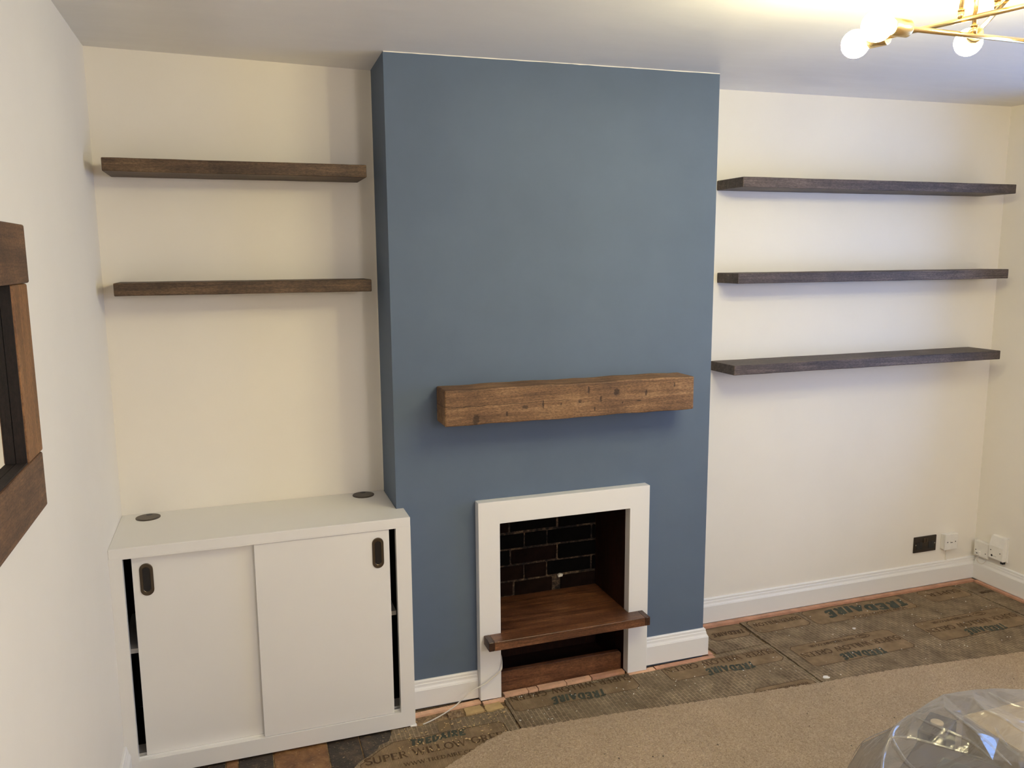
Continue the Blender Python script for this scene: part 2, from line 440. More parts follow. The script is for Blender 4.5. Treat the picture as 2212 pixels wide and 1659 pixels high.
floor = struct(box('floor', (XL-.15, YF-.15, -.12), (XR+.25, YB+.2, 0.0), M_SCREED))
struct(box('wall_left', (XL-.15, YF-.15, -.05), (XL, YB+.2, 2.46), M_CREAM))
struct(box('wall_back_left', (XL, YB, -.05), (CL+.02, YB+.2, 2.46), M_CREAM))
struct(box('wall_back_right', (CR-.02, YB, -.05), (XR, YB+.2, 2.46), M_CREAM))
struct(box('wall_front', (XL, YF-.15, -.05), (XR, YF, 2.46), M_CREAM))
OL, OR, OT = 1.145, 1.6912, 0.7148
struct(prism('wall_chimney_breast', [(CL, -.02), (OL-.004, -.02), (OL-.004, OT+.004), (OR+.004, OT+.004), (OR+.004, -.02), (CR, -.02), (CR, 2.46), (CL, 2.46)], 'y', 0.0, .50, M_BLUE))
# right wall with its window opening (outside the frame, beside the room)
WY0, WY1, WZ0, WZ1 = -1.95, -.45, .85, 2.15
bm = bmesh.new()
for lo, hi in (((XR, YF-.15, -.05), (XR+.25, WY0, 2.46)), ((XR, WY1, -.05), (XR+.25, YB+.2, 2.46)), ((XR, WY0, -.05), (XR+.25, WY1, WZ0)), ((XR, WY0, WZ1), (XR+.25, WY1, 2.46))):
    bm_box(bm, lo, hi)
struct(from_bm('wall_right', bm, M_CREAM))
bm = bmesh.new()
fx0, fx1 = XR+.10, XR+.16
for lo, hi in (((fx0, WY0, WZ0), (fx1, WY0+.06, WZ1)), ((fx0, WY1-.06, WZ0), (fx1, WY1, WZ1)), ((fx0, WY0, WZ0), (fx1, WY1, WZ0+.06)), ((fx0, WY0, WZ1-.06), (fx1, WY1, WZ1)), ((fx0, (WY0+WY1)/2-.035, WZ0), (fx1, (WY0+WY1)/2+.035, WZ1))):
    bm_box(bm, lo, hi, .004)
win = struct(from_bm('window_1', bm, M_GLOSS))
box('pane', (XR+.125, WY0+.055, WZ0+.055), (XR+.131, (WY0+WY1)/2-.03, WZ1-.055), M_GLASS, win)
box('pane', (XR+.125, (WY0+WY1)/2+.03, WZ0+.055), (XR+.131, WY1-.055, WZ1-.055), M_GLASS, win)
struct(box('trim_1', (XR-.03, WY0-.05, WZ0-.03), (XR+.10, WY1+.05, WZ0), M_GLOSS, None, .005))

# slightly uneven plaster ceiling
xs = [XL-.1, .3, CL, 1.4, CR, 2.6, 3.2, XR+.05]; ys = [YF-.05, -2.5, -1.2, -.5, 0.0, YB, YB+.15]
zt = {0.0: [2.402, 2.398, 2.394, 2.398, 2.4026, 2.404, 2.405, 2.407], YB: [2.404, 2.394, 2.3844, 2.392, 2.401, 2.404, 2.409, 2.414]}
bm = bmesh.new(); g = []
for y in ys:
    row = zt.get(YB if y > YB else y, [2.400]*8)
    g.append([bm.verts.new((x, y, z)) for x, z in zip(xs, row)])
gt = [[bm.verts.new((v.co.x, v.co.y, 2.5)) for v in r] for r in g]
for a, b_, fl in ((g, None, 0), (gt, None, 1)):
    for j in range(len(ys)-1):
        for i in range(len(xs)-1):
            q = (a[j][i], a[j+1][i], a[j+1][i+1], a[j][i+1])
            f = bm.faces.new(q if not fl else q[::-1]); f.smooth = True
def rim(seq0, seq1):
    for i in range(len(seq0)-1): bm.faces.new((seq0[i], seq0[i+1], seq1[i+1], seq1[i]))
rim(g[0], gt[0]); rim(g[-1][::-1], gt[-1][::-1]); rim([r[0] for r in g][::-1], [r[0] for r in gt][::-1]); rim([r[-1] for r in g], [r[-1] for r in gt])
struct(from_bm('ceiling', bm, M_CEIL))

# baseboards: moulded profile swept along the wall with mitred corners
PROF = [(0, .132), (.0045, .132), (.0085, .128), (.009, .119), (.0108, .1165), (.0112, .1125), (.0122, .107), (.0150, .1015), (.0165, .0995), (.0165, .0975), (.018, .0955)]
def baseboard(name, path, z0, dz=0.0, mat=None):
    """path: xy points, wall on the left hand, room on the right hand"""
    prof = [(d, z+dz) for d, z in PROF] + [(.018, z0), (0, z0)]
    bm = bmesh.new(); rows = []
    P = [Vector(p) for p in path]
    for i, p in enumerate(P):
        ns = []
        if i > 0: d = (P[i]-P[i-1]).normalized(); ns.append(Vector((d.y, -d.x)))
        if i < len(P)-1: d = (P[i+1]-P[i]).normalized(); ns.append(Vector((d.y, -d.x)))
        n = ns[0] if len(ns) == 1 else (ns[0]+ns[1])/(1+ns[0].dot(ns[1]))
        rows.append([bm.verts.new((p.x+n.x*d, p.y+n.y*d, z)) for d, z in prof])
    k = len(prof)
    for i in range(len(rows)-1):
        for j in range(k): bm.faces.new((rows[i][j], rows[i+1][j], rows[i+1][(j+1) % k], rows[i][(j+1) % k]))
    bm.faces.new(rows[0]); bm.faces.new(rows[-1][::-1])
    bmesh.ops.recalc_face_normals(bm, faces=bm.faces)
    return struct(from_bm(name, bm, M_SURR if mat is None else mat))
baseboard('baseboard_chimney_left', [(.790, 0), (1.060, 0)], .013, -.012)
baseboard('baseboard_chimney_right', [(1.779, 0), (CR, 0), (CR, YB-.0185)], .016, 0)
baseboard('baseboard_back', [(CR, YB), (XR, YB)], .018, .001)
baseboard('baseboard_right', [(XR, YB-.0182), (XR, -1.3)], .018, .001)
baseboard('baseboard_left', [(XL, -2.2), (XL, -.118)], 0.0, 0)

pts_ = [(CL+.0005, 2.3915)]
for i in range(1, 40):
    f = i/40; pts_.append((CL+(CR-CL)*f, 2.3915+.0086*f+random.uniform(-.0007, .0007)))
pts_ += [(CR-.0005, 2.4001), (CR-.0005, 2.412), (CL+.0005, 2.404)]
struct(prism('trim_2', pts_, 'y', -.0007, .002, M_CREAM))
struct(box('trim_3', (CL-.0007, YB-.0045, CT0), (CL+.002, YB+.0005, 2.384), M_CREAM))

# ------------------------------------------------------------------ quarry floor tiles by the cabinet (pieces of the floor)
tx = [-.13, -.02, .128, .169, .284, .4665, .580, .697]
for i in range(7):
    brown = i in (2, 4)
    j = .002
    for r, (y0, y1) in enumerate(((-.10-.19, -.05), (-.49, -.295))):
        if r == 1 and i > 5: continue
        dx = 0 if r == 0 else random.uniform(-.02, .02)
        dz = random.uniform(-.0015, .0015)
        bm = bmesh.new(); bm_box(bm, (tx[i]+j+dx, y0+j, -.004), (tx[i+1]-j+dx, y1-j, .004+dz), .0015)
        from_bm('tile', bm, (M_TILE_R if brown != (r == 1 and i in (3, 4)) else M_TILE_B), floor)

# ------------------------------------------------------------------ underlay sheets with print
def arc(cx, cy_, rx, ry, a0, a1, n=12):
    return [(cx+rx*math.cos(math.radians(a0+(a1-a0)*i/n)), cy_+ry*math.sin(math.radians(a0+(a1-a0)*i/n))) for i in range(n+1)]
TH, TN = .17, .075    # thick and thin strokes
GL = {  # letter: (advance, [(points, weight)])
 'S': (.62, [(arc(.3, .74, .22, .23, 20, 270, 14)+arc(.3, .26, .24, .25, 90, -160, 14), TH*.85)]),
 'U': (.80, [([(.14, 1), (.14, .35)]+arc(.39, .32, .25, .30, 180, 360)+[(.64, 1)], TH*.9)]),
 'P': (.66, [([(.15, 0), (.15, 1)], TH), ([(.15, .97)]+arc(.32, .73, .24, .24, 90, -90)+[(.15, .49)], TN*1.4)]),
 'E': (.66, [([(.15, 0), (.15, 1)], TH), ([(.15, .96), (.56, .96)], TN), ([(.15, .5), (.48, .5)], TN), ([(.15, .04), (.58, .04)], TN), ([(.56, .98), (.56, .8)], TN), ([(.58, .02), (.58, .22)], TN)]),
 'R': (.74, [([(.15, 0), (.15, 1)], TH), ([(.15, .97)]+arc(.32, .74, .22, .23, 90, -90)+[(.15, .51)], TN*1.4), ([(.34, .5), (.64, 0)], TH*.8)]),
 'W': (1.06, [([(.06, 1), (.30, 0)], TH*.85), ([(.30, 0), (.52, .92)], TN), ([(.50, 1), (.74, 0)], TH*.85), ([(.74, 0), (.98, 1)], TN)]),
 'I': (.34, [([(.17, 0), (.17, 1)], TH)]),
 'L': (.60, [([(.15, 0), (.15, 1)], TH), ([(.15, .04), (.54, .04)], TN), ([(.54, .02), (.54, .25)], TN)]),
 'O': (.84, [(arc(.42, .5, .33, .46, 0, 360, 24), TH*.8)]),
 'G': (.82, [(arc(.42, .5, .33, .46, 50, 345, 20), TH*.8), ([(.72, .45), (.72, .12)], TN*1.6), ([(.5, .45), (.78, .45)], TN)]),
 'N': (.82, [([(.12, 0), (.12, 1)], TN), ([(.12, .98), (.68, .02)], TH*.9), ([(.68, 0), (.68, 1)], TN)]),
 'T': (.66, [([(.33, 0), (.33, 1)], TH), ([(.04, .96), (.62, .96)], TN)]),
 'D': (.78, [([(.15, 0), (.15, 1)], TH), ([(.15, .96)]+arc(.3, .5, .36, .46, 90, -90)+[(.15, .04)], TN*1.5)]),
 'A': (.78, [([(.06, 0), (.38, 1)], TN*1.2), ([(.38, 1), (.70, 0)], TH*.9), ([(.18, .33), (.58, .33)], TN)]),
 'C': (.74, [(arc(.42, .5, .33, .46, 45, 315, 18), TH*.8)]),
 'K': (.74, [([(.15, 0), (.15, 1)], TH), ([(.15, .42), (.62, 1)], TN), ([(.32, .58), (.66, 0)], TH)]),
 'B': (.70, [([(.15, 0), (.15, 1)], TH), ([(.15, .97)]+arc(.32, .75, .20, .22, 90, -90)+[(.15, .53)], TN*1.4), ([(.15, .53)]+arc(.34, .27, .24, .25, 90, -90)+[(.15, .03)], TN*1.4)]),
 '.': (.24, [([(.08, .08), (.16, .08)], .14)]),
 '-': (.4, [([(.08, .42), (.32, .42)], .09)]),
 ' ': (.42, []),
}
SERIF = {'P': [.15], 'R': [.15], 'I': [.17], 'T': [.33], 'N': [.12]}
RB = [0]
def ribbon(bm, pts, w, T):
    for i in range(len(pts)-1):
        a, b = Vector(pts[i]), Vector(pts[i+1]); d = b-a
        if d.length < 1e-6: continue
        d.normalize(); n = Vector((-d.y, d.x))*w/2; e = d*w*.15
        RB[0] = (RB[0]+1) % 24; dz = Vector((0, 0, RB[0]*2.5e-5))     # overlapping strokes never lie in one plane
        bm.faces.new([bm.verts.new(Vector(T(p.x, p.y))+dz) for p in (a-e-n, b+e-n, b+e+n, a-e+n)])
def lettering(name, text, x, y, h, width, z, parent, mat, flip=True, bold=1.0, wave=0.0, serif=True, slant=0.0):
    """flip: text turned half round on the floor (read from the wall side); x,y = start of the baseline"""
    sg = .16*(bold-1) if bold > 1.5 else 0.0
    adv = sum(GL[c][0]+sg for c in text); sx = width/adv; s = -1 if flip else 1
    if ' ' in text:
        off = 0.0
        for wd in text.split(' '):
            wa = sum(GL[c][0] for c in wd)
            lettering(name, wd, x+s*off*sx, y, h, wa*sx, z, parent, mat, flip, bold, wave, serif, slant)
            off += wa+GL[' '][0]
        return
    bm = bmesh.new(); cx = 0.0; kz = [0]
    for ch in text:
        a, st = GL[ch]
        kz[0] = (kz[0]+1) % 2
        def T(px, py, cx=cx):
            gx = (cx+px+sg/2+slant*py)*sx
            wv = wave*math.sin(2*PI*gx/width)
            return (x+s*gx, y+s*(py*h+wv), z + .00005*kz[0])
        for pts, w in st: ribbon(bm, pts, (max(w, TH*.8) if bold > 1.5 else w)*bold, T)
        if serif and ch in SERIF:
            for q in SERIF[ch]: ribbon(bm, [(q-.13, .02), (q+.13, .02)], .05, T)
        cx += a+sg
    for f in bm.faces:
        if f.normal.z < 0: f.normal_flip()
    bmesh.ops.recalc_face_normals(bm, faces=bm.faces)
    return from_bm(name, bm, mat, parent)

UZ = .008
def rough_poly(pts, step=.02, amp=.0018, keep=()):
    out = []
    for i in range(len(pts)):
        a, b = Vector(pts[i]), Vector(pts[(i+1) % len(pts)]); L = (b-a).length
        n = max(1, int(L/step)); d = (b-a)/L; nn = Vector((-d.y, d.x))
        for k in range(n):
            p = a+(b-a)*k/n
            if k: p += nn*random.uniform(-amp, amp)
            out.append((p.x, p.y))
    return out
def sheet(label, pts, mat, amp=.0018, z1=UZ):
    o = prism('carpet_underlay', rough_poly(pts, .02, amp), 'z', .0005, z1, mat)
    return tag(o, label, 'underlay', 'torn underlay sheets along the wall')
def panel(parent, pts, z=UZ+.0004):
    bm = bmesh.new(); bm_prism(bm, pts, 'z', UZ-.001, z); from_bm('printed_panel', bm, M_PANEL, parent)
    bm = bmesh.new(); n = len(pts)
    for i in range(n): ribbon(bm, [pts[i], pts[(i+1) % n]], .0028, lambda a, b: (a, b, z+.0003))
    bmesh.ops.recalc_face_normals(bm, faces=bm.faces)
    from_bm('panel_outline', bm, M_INK, parent)
def chamf(x0, y0, x1, y1, c=.018):
    return [(x0+c, y0), (x1-c, y0), (x1, y0+c), (x1, y1-c), (x1-c, y1), (x0+c, y1), (x0, y1-c), (x0, y0+c)]
ZL = UZ+.0009
def stamp(parent, x0, x1, ytop, swg=True, www=True, tred=True):
    """one printed block as seen upside down: ytop = far edge (towards the wall)"""
    if www: lettering('lettering', 'WWW.TREDAIRE.CO.UK', x0+.335, ytop-.016, .017, .24, ZL, parent, M_INK, True, 1.2, 0, False)
    if www:
        bm = bmesh.new(); ribbon(bm, arc(x0+.385, ytop-.022, .036, .014, 0, 360, 24), .0032, lambda a, b: (a, b, ZL)); ribbon(bm, arc(x0+.385, ytop-.022, .018, .009, 0, 360, 16), .0032, lambda a, b: (a, b, ZL+.00005))
        bmesh.ops.recalc_face_normals(bm, faces=bm.faces); from_bm('oval_mark', bm, M_INK, parent)
    if swg: lettering('lettering', 'SUPER WILLOW GREEN', x1-.008, ytop-.066, .036, x1-x0-.016, ZL, parent, M_INK)
    if tred: lettering('lettering', 'TREDAIRE', x1-.15, ytop-.130, .043, .225, ZL, parent, M_INK_G, True, 1.9, .009, False, .25)

# main sheet of the right alcove
A = sheet('wide grey-green underlay sheet filling the floor of the right alcove', [(2.402, .212), (3.712, .212), (3.708, -.60), (2.402, -.42)], M_UND)
panel(A, chamf(2.455, -.252, 2.995, -.070)); stamp(A, 2.455, 2.995, -.072)
panel(A, chamf(3.143, -.252, 3.690, -.070)); stamp(A, 3.143, 3.690, -.072)
panel(A, chamf(2.425, .084, 2.712, .206)); lettering('lettering', 'SUPER WILLOW', 2.70, .176, .03, .26, ZL, A, M_INK)
panel(A, chamf(2.735, .064, 3.325, .208))
lettering('lettering', 'TREDAIRE', 3.318, .172, .060, .47, ZL, A, M_INK_G, True, 2.1, .016, False, .25)
lettering('lettering', 'WWW.TREDAIRE.CO.UK', 3.262, .088, .016, .33, ZL, A, M_INK, True, 1.2, 0, False)
panel(A, chamf(3.435, .080, 3.690, .206)); lettering('lettering', 'SUPER', 3.67, .17, .034, .2, ZL, A, M_INK)
# strip along the right wall
R_ = sheet('narrow brown underlay strip laid along the right-hand wall', [(3.722, .212), (3.832, .212), (3.832, -.62), (3.716, -.60)], M_UND2)
lettering('lettering', 'TREDAIRE', 3.826, .10, .02, .09, ZL, R_, M_INK, True, 1.5, 0, False)
# small piece beside the chimney breast
B = sheet('small printed underlay offcut beside the right side of the chimney breast', [(2.135, -.008), (2.388, -.004), (2.388, .205), (2.115, .205)], M_UND2, .003)
panel(B, chamf(2.185, .084, 2.384, .2)); lettering('lettering', 'TREDAIRE', 2.375, .150, .030, .165, ZL, B, M_INK, True, 1.8, .003, False, .2)
# sheet in front of the fireplace
C_ = sheet('long underlay sheet in front of the fireplace with upside-down printing', [(1.150, -.052), (1.70, -.040), (1.82, -.052), (2.10, -.040), (2.135, -.018), (2.394, -.010), (2.394, -.42), (1.148, -.34)], M_UND)
panel(C_, [(1.163, -.062), (1.163, -.140), (1.182, -.158), (1.676, -.158), (1.696, -.138), (1.696, -.062)]); stamp(C_, 1.163, 1.700, .018, True, False, True)
panel(C_, [(1.838, -.060), (1.838, -.140), (1.855, -.158), (2.360, -.158), (2.382, -.138), (2.382, -.05), (2.13, -.05)]); stamp(C_, 1.838, 2.384, .010, True, False, True)
panel(C_, chamf(2.092, -.400, 2.372, -.318, .024)); lettering('lettering', 'WWW.TREDAIRE.CO.UK', 2.345, -.340, .020, .225, ZL, C_, M_INK, True, 1.2, 0, False)
# sheet by the cabinet, the right way up, torn on the left
D = sheet('torn underlay piece by the white cabinet with upright printing', [(.700, -.118), (.80, -.124), (.90, -.122), (1.142, -.121), (1.142, -.60), (.50, -.60), (.535, -.300), (.570, -.262), (.628, -.222), (.640, -.195), (.676, -.182), (.690, -.15)], M_UND2, .004)
panel(D, [(.56, -.50), (.56, -.290), (.640, -.225), (.690, -.1955), (1.079, -.1968), (1.0965, -.2123), (1.0975, -.50)])
lettering('lettering', 'TREDAIRE', .742, -.236, .034, .205, ZL, D, M_INK_G, False, 1.9, -.005, False, .2)
lettering('lettering', 'SUPER WILLOW GREEN', .576, -.298, .038, .535, ZL, D, M_INK, False)
lettering('lettering', 'WWW.TREDAIRE.CO.UK', .700, -.347, .020, .29, ZL, D, M_INK, False, 1.2, 0, False)
tag(prism('tape_patch', [(.866, -.121), (.915, -.116), (.906, -.182), (.872, -.192), (.861, -.186)], 'z', UZ-.001, UZ+.0007, plain('brown_tape', lin(112, 92, 62), .6), D), 'smooth brown patch')
# hardened lumps of old levelling compound beside the left jamb
for (cx, cyy, w, h_) in ((1.02, -.082, .075, .05), (1.10, -.085, .07, .052), (.945, -.09, .06, .045)):
    pts = rough_poly([(cx-w/2, cyy-h_/2), (cx+w/2, cyy-h_/2+.006), (cx+w/2-.006, cyy+h_/2), (cx-w/2+.004, cyy+h_/2-.004)], .015, .003)
    o = prism('screed_slab', pts, 'z', .0002, .006, plain('yellow_levelling', lin(176, 150, 104), .85, 0, .3, .5, 90, .18) if cx > 1 else M_SCREED, floor)

# ------------------------------------------------------------------ carpet gripper rods
def gripper(label, p0, p1, w, z0, z1, mat, nails=True):
    p0, p1 = Vector((p0[0], p0[1], 0)), Vector((p1[0], p1[1], 0)); d = (p1-p0); L = d.length; d.normalize(); n = Vector((-d.y, d.x, 0))
    t = thing('gripper_rod', label, 'carpet gripper', (p0+p1)/2+Vector((0, 0, z0)), 'carpet gripper rods')
    poly = [p0-n*w/2, p1-n*w/2, p1+n*w/2, p0+n*w/2]
    poly = rough_poly([(p.x, p.y) for p in poly], .03, .0008)
    prism('wood_strip', poly, 'z', z0, z1, mat, t)
    bm = bmesh.new(); k = max(2, int(L/.045))
    for i in range(k):
        for s in (-.25, .25):
            q = p0+d*(L*(i+.5)/k)+n*w*s
            bm_cyl(bm, (q.x, q.y, z1-.001), (q.x, q.y, z1+.004), .0009, 5, .0001)
    o = from_bm('pins', bm, M_STEEL, t); o['kind'] = 'stuff'
    return t
gripper('gripper strip along the baseboard left of the fireplace', (.796, -.0475), (1.060, -.034), .024, .0005, .009, M_GRIP)
gripper('short gripper piece under the left fireplace leg', (1.066, -.0535), (1.156, -.0505), .018, .0005, .010, M_GRIP)
gripper('gripper piece at the left end of the walnut plinth', (1.161, -.0235), (1.2585, -.021), .025, .0005, .012, M_GRIP)
gripper('tiny gripper piece second from left before the walnut plinth', (1.2615, -.021), (1.301, -.0195), .025, .0005, .011, M_GRIP)
gripper('gripper piece third from left before the walnut plinth', (1.305, -.0185), (1.4235, -.0175), .025, .0005, .012, M_GRIP)
gripper('gripper piece fourth from left before the walnut plinth', (1.427, -.0175), (1.535, -.014), .025, .0005, .0115, M_GRIP)
gripper('gripper piece at the right end of the walnut plinth', (1.539, -.0145), (1.6875, -.010), .025, .0005, .012, M_GRIP_D)
gripper('gripper piece under the right fireplace leg', (1.694, -.040), (1.815, -.040), .026, .0005, .0105, M_GRIP)
gripper('gripper strip along the baseboard right of the fireplace', (1.822, -.036), (2.108, -.030), .024, .0005, .010, M_GRIP_D)
gripper('short gripper strip round the right corner of the chimney breast', (2.103, -.014), (2.103, .212), .023, .0005, .010, M_GRIP_D)
gripper('long reddish gripper strip along the back wall of the right alcove', (2.13, .2265), (3.845, .2265), .024, .0005, .017, M_GRIP_D)
gripper('reddish gripper strip along the right-hand wall', (3.845, .211), (3.845, -.70), .022, .0005, .017, M_GRIP_D)

# ------------------------------------------------------------------ carpet
import bisect
cxk = [(-.16, -1.08), (.30, -.76), (.70, -.49), (.8271, -.4046), (.9143, -.3532), (1.0223, -.2955), (1.075, -.2755), (1.12, -.2725), (1.3409, -.2838), (1.5616, -.3015), (1.8409, -.3288), (2.0806, -.3476), (2.3895, -.3703), (2.7656, -.3875), (3.1614, -.4309), (3.3806, -.45), (3.86, -.49)]
def yedge(x):
    for (x0, y0), (x1, y1) in zip(cxk, cxk[1:]):
        if x <= x1: return y0+(y1-y0)*(x-x0)/(x1-x0)
    return cxk[-1][1]
gx = []; x = -.155
while x < 3.855: gx.append(x); x += .006
gs = []; s = 0.0
while s < .9: gs.append(s); s += .006
while s < 6.4: gs.append(s); s += .25
verts = []; CZ = .0165
rr = random.Random(3)
e1 = [rr.uniform(-.0035, .0035) for _ in gx]
for i, x in enumerate(gx):
    ye = yedge(x)+e1[i]
    for j, s in enumerate(gs):
        z = CZ + rr.uniform(-.0016, .0016) - (.003 if j == 0 else 0)
        verts.append((x+(rr.uniform(-.0015, .0015) if 0 < i < len(gx)-1 else 0), max(ye-s+rr.uniform(-.0015, .0015), YF+.01), z))
    verts.append((x, ye+.001, UZ+.0016))
ny = len(gs)+1; faces = []
for i in range(len(gx)-1):
    a = i*ny; b = a+ny
    for j in range(len(gs)-1): faces.append((a+j, a+j+1, b+j+1, b+j))
    faces.append((a+ny-1, a, b, b+ny-1))
me = bpy.data.meshes.new('carpet'); me.from_pydata(verts, [], faces); me.materials.append(M_CARPET)
carpet = bpy.data.objects.new('carpet', me); link(carpet, None, (0, 0, 0))
tag(carpet, 'beige twist-pile carpet cut back unevenly from the fireplace wall', 'carpet')

# ------------------------------------------------------------------ crumbs
def crumbs(name, n, region, z, mat, label, smin, smax, seed):
    r = random.Random(seed); bm = bmesh.new()
    for _ in range(n):
        x, y = region(r); s = r.uniform(smin, smax)
        m = Matrix.Translation((x, y, z(x, y)+s*.42)) @ Matrix.Rotation(r.uniform(0, 6.3), 4, 'Z') @ Matrix.Diagonal((s*r.uniform(.7, 1.6), s*r.uniform(.5, 1), s*.5, 1))
        bmesh.ops.create_icosphere(bm, subdivisions=1, radius=.5, matrix=m)
    o = from_bm(name, bm, mat); tag(o, label, 'debris', None, 'stuff'); return o
crumbs('plaster_crumbs', 190, lambda r: (r.uniform(2.41, 3.7), r.uniform(-.36, .20)) if r.random() < .6 else (r.uniform(1.16, 2.38), r.uniform(-.26, -.06)), lambda x, y: UZ+.0002, M_CHIP, 'white plaster crumbs scattered over the bare underlay', .002, .0062, 11)
crumbs('screed_crumbs', 190, lambda r: (r.uniform(.70, 1.13), r.uniform(-.30, -.07)), lambda x, y: (UZ+.0004 if y < -.125 else .0005), plain('tan_crumbs', lin(184, 156, 112), .9), 'tan rubble crumbs on the floor by the white cabinet', .0025, .009, 12)
crumbs('carpet_specks', 90, lambda r: (r.uniform(1.15, 3.6), r.uniform(-1.2, -.5)), lambda x, y: CZ+.0004, M_DIRT, 'dark dirt specks on the beige carpet', .002, .006, 13)
def chip(x, y, s, z, label):
    r = random.Random(x); pts = [(x+s*math.cos(a)*r.uniform(.6, 1), y+s*.7*math.sin(a)*r.uniform(.6, 1)) for a in [i*PI/5 for i in range(10)]]
    tag(prism('plaster_chip', pts, 'z', z, z+.0035, M_CHIP, None, .0006), label, 'plaster chip', 'larger plaster chips')
chip(2.438, -.338, .018, UZ, 'largest white plaster chip, at the carpet edge by the seam')
chip(2.858, -.020, .011, UZ, 'white plaster chip in the middle of the right alcove floor')

# ------------------------------------------------------------------ white built-in cabinet
YC, CT, CXR, COL_, COR, COB, COT = -.1162, .8034, .7885, -.140, .7365, .069, .7677
CX0 = XL+.0002
cab = thing('cabinet', 'low white built-in cabinet with two sliding doors in the left alcove', 'cabinet', (.30, YC+.1, 0))
prism('top_panel', [(CX0, YC), (CXR, YC), (CXR, -.0008), (CL-.001, -.0008), (CL-.001, YB-.001), (CX0, YB-.001)], 'z', COT+.003, CT, M_GLOSS, cab, .0015)
bm = bmesh.new()
fo = [(CX0, .010), (CXR, .010), (CXR, COT+.004), (CX0, COT+.004)]; fi = [(COL_, COB), (COR, COB), (COR, COT), (COL_, COT)]
def ring(y): return [bm.verts.new((p[0], y, p[1])) for p in fo], [bm.verts.new((p[0], y, p[1])) for p in fi]
o0, i0 = ring(YC); o1, i1 = ring(YC+.024)
for k in range(4):
    n = (k+1) % 4
    bm.faces.new((o0[k], o0[n], i0[n], i0[k])); bm.faces.new((o1[k], i1[k], i1[n], o1[n]))
    bm.faces.new((o0[k], o1[k], o1[n], o0[n])); bm.faces.new((i0[k], i0[n], i1[n], i1[k]))
bmesh.ops.recalc_face_normals(bm, faces=bm.faces)
from_bm('face_frame', bm, M_GLOSS, cab)
box('side_panel', (CXR-.02, YC+.024, .010), (CXR, -.001, COT+.003), M_GLOSS, cab)
box('foot_trim', (CXR-.02, YC-.004, .0045), (CXR+.004, YC+.010, .012), M_GLOSS, cab, .001)
box('bottom_panel', (CX0, YC+.024, .044), (CXR-.02, -.002, COB-.006), M_GLOSS, cab)
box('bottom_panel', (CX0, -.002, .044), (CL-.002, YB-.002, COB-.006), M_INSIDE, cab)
box('dark_shade_lining', (CX0, YB-.012, COB), (CL-.002, YB-.002, COT), M_INSIDE, cab)  # panels coloured dark so the unlit inside reads black
box('dark_shade_lining', (CX0, YC+.05, COB), (CX0+.006, YB-.012, COT), M_INSIDE, cab)
box('dark_shade_lining', (CL-.008, 0.0, COB), (CL-.002, YB-.012, COT), M_INSIDE, cab)
box('inner_shelf', (CX0+.008, YC+.062, .420), (CL-.022, YB-.014, .436), M_GLOSS, cab)
for k, (a, b_) in enumerate(((YC+.0205, YC+.0235), (YC+.041, YC+.043))):
    box('sliding_track', (COL_-.02, a, COB-.006), (COR+.02, b_, COB+.004), M_GLOSS, cab)
def door(x0, x1, y0, y1, hx, hz0, hz1, w):
    d = box('door', (x0, y0, COB+.0012), (x1, y1, COT-.0022), M_GLOSS, cab, .001)
    zc = (hz0+hz1)/2; r = w/2; hl = (hz1-hz0)/2-r
    def stad(rad, half, n=12):
        return [(hx+rad*math.cos(a), zc+half+rad*math.sin(a)) for a in [PI*i/n for i in range(n+1)]]+[(hx+rad*math.cos(a), zc-half+rad*math.sin(a)) for a in [PI+PI*i/n for i in range(n+1)]]
    bm = bmesh.new()
    A_, B_ = stad(r, hl), stad(r*.52, hl-.004)
    rows = [[bm.verts.new((p[0], y, p[1])) for p in q] for q, y in ((A_, y0+.0005), (A_, y0-.0022), (stad(r*.9, hl), y0-.0032), (stad(r*.58, hl-.003), y0-.003), (B_, y0-.0012))]
    n = len(A_)
    for a, b in zip(rows, rows[1:]):
        for i in range(n): bm.faces.new((a[i], a[(i+1) % n], b[(i+1) % n], b[i]))
    bmesh.ops.recalc_face_normals(bm, faces=bm.faces)
    pull = from_bm('flush_pull', bm, M_BRONZE, d, False)
    bm = bmesh.new(); bm_prism(bm, stad(r*.54, hl-.0035), 'y', y0-.0013, y0-.0003); from_bm('recess', bm, M_BRONZE_IN, d)
    d['label'] = 'white sliding door with dark bronze flush pull'
    return d
door(-.117, .290, YC+.0245, YC+.0405, -.0753, .6293, .7383, .041)
door(.2592, .7128, YC+.0045, YC+.0200, .6722, .6298, .741, .040)
for gxp, gyp in ((-.0878, .2003), (.6750, .2145)):
    bm = bmesh.new(); bm_cyl(bm, (gxp, gyp, CT-.006), (gxp, gyp, CT+.0022), .041, 36)
    g_ = from_bm('cable_grommet', bm, M_BRONZE, cab)
    cyl('flap', (gxp, gyp-.002, CT+.0022), (gxp, gyp-.002, CT+.0030), .034, M_BRONZE, g_, 32)
    cyl('cable_slot', (gxp+.002, gyp+.026, CT+.0023), (gxp+.002, gyp+.026, CT+.0034), .011, M_BRONZE_IN, g_, 18)

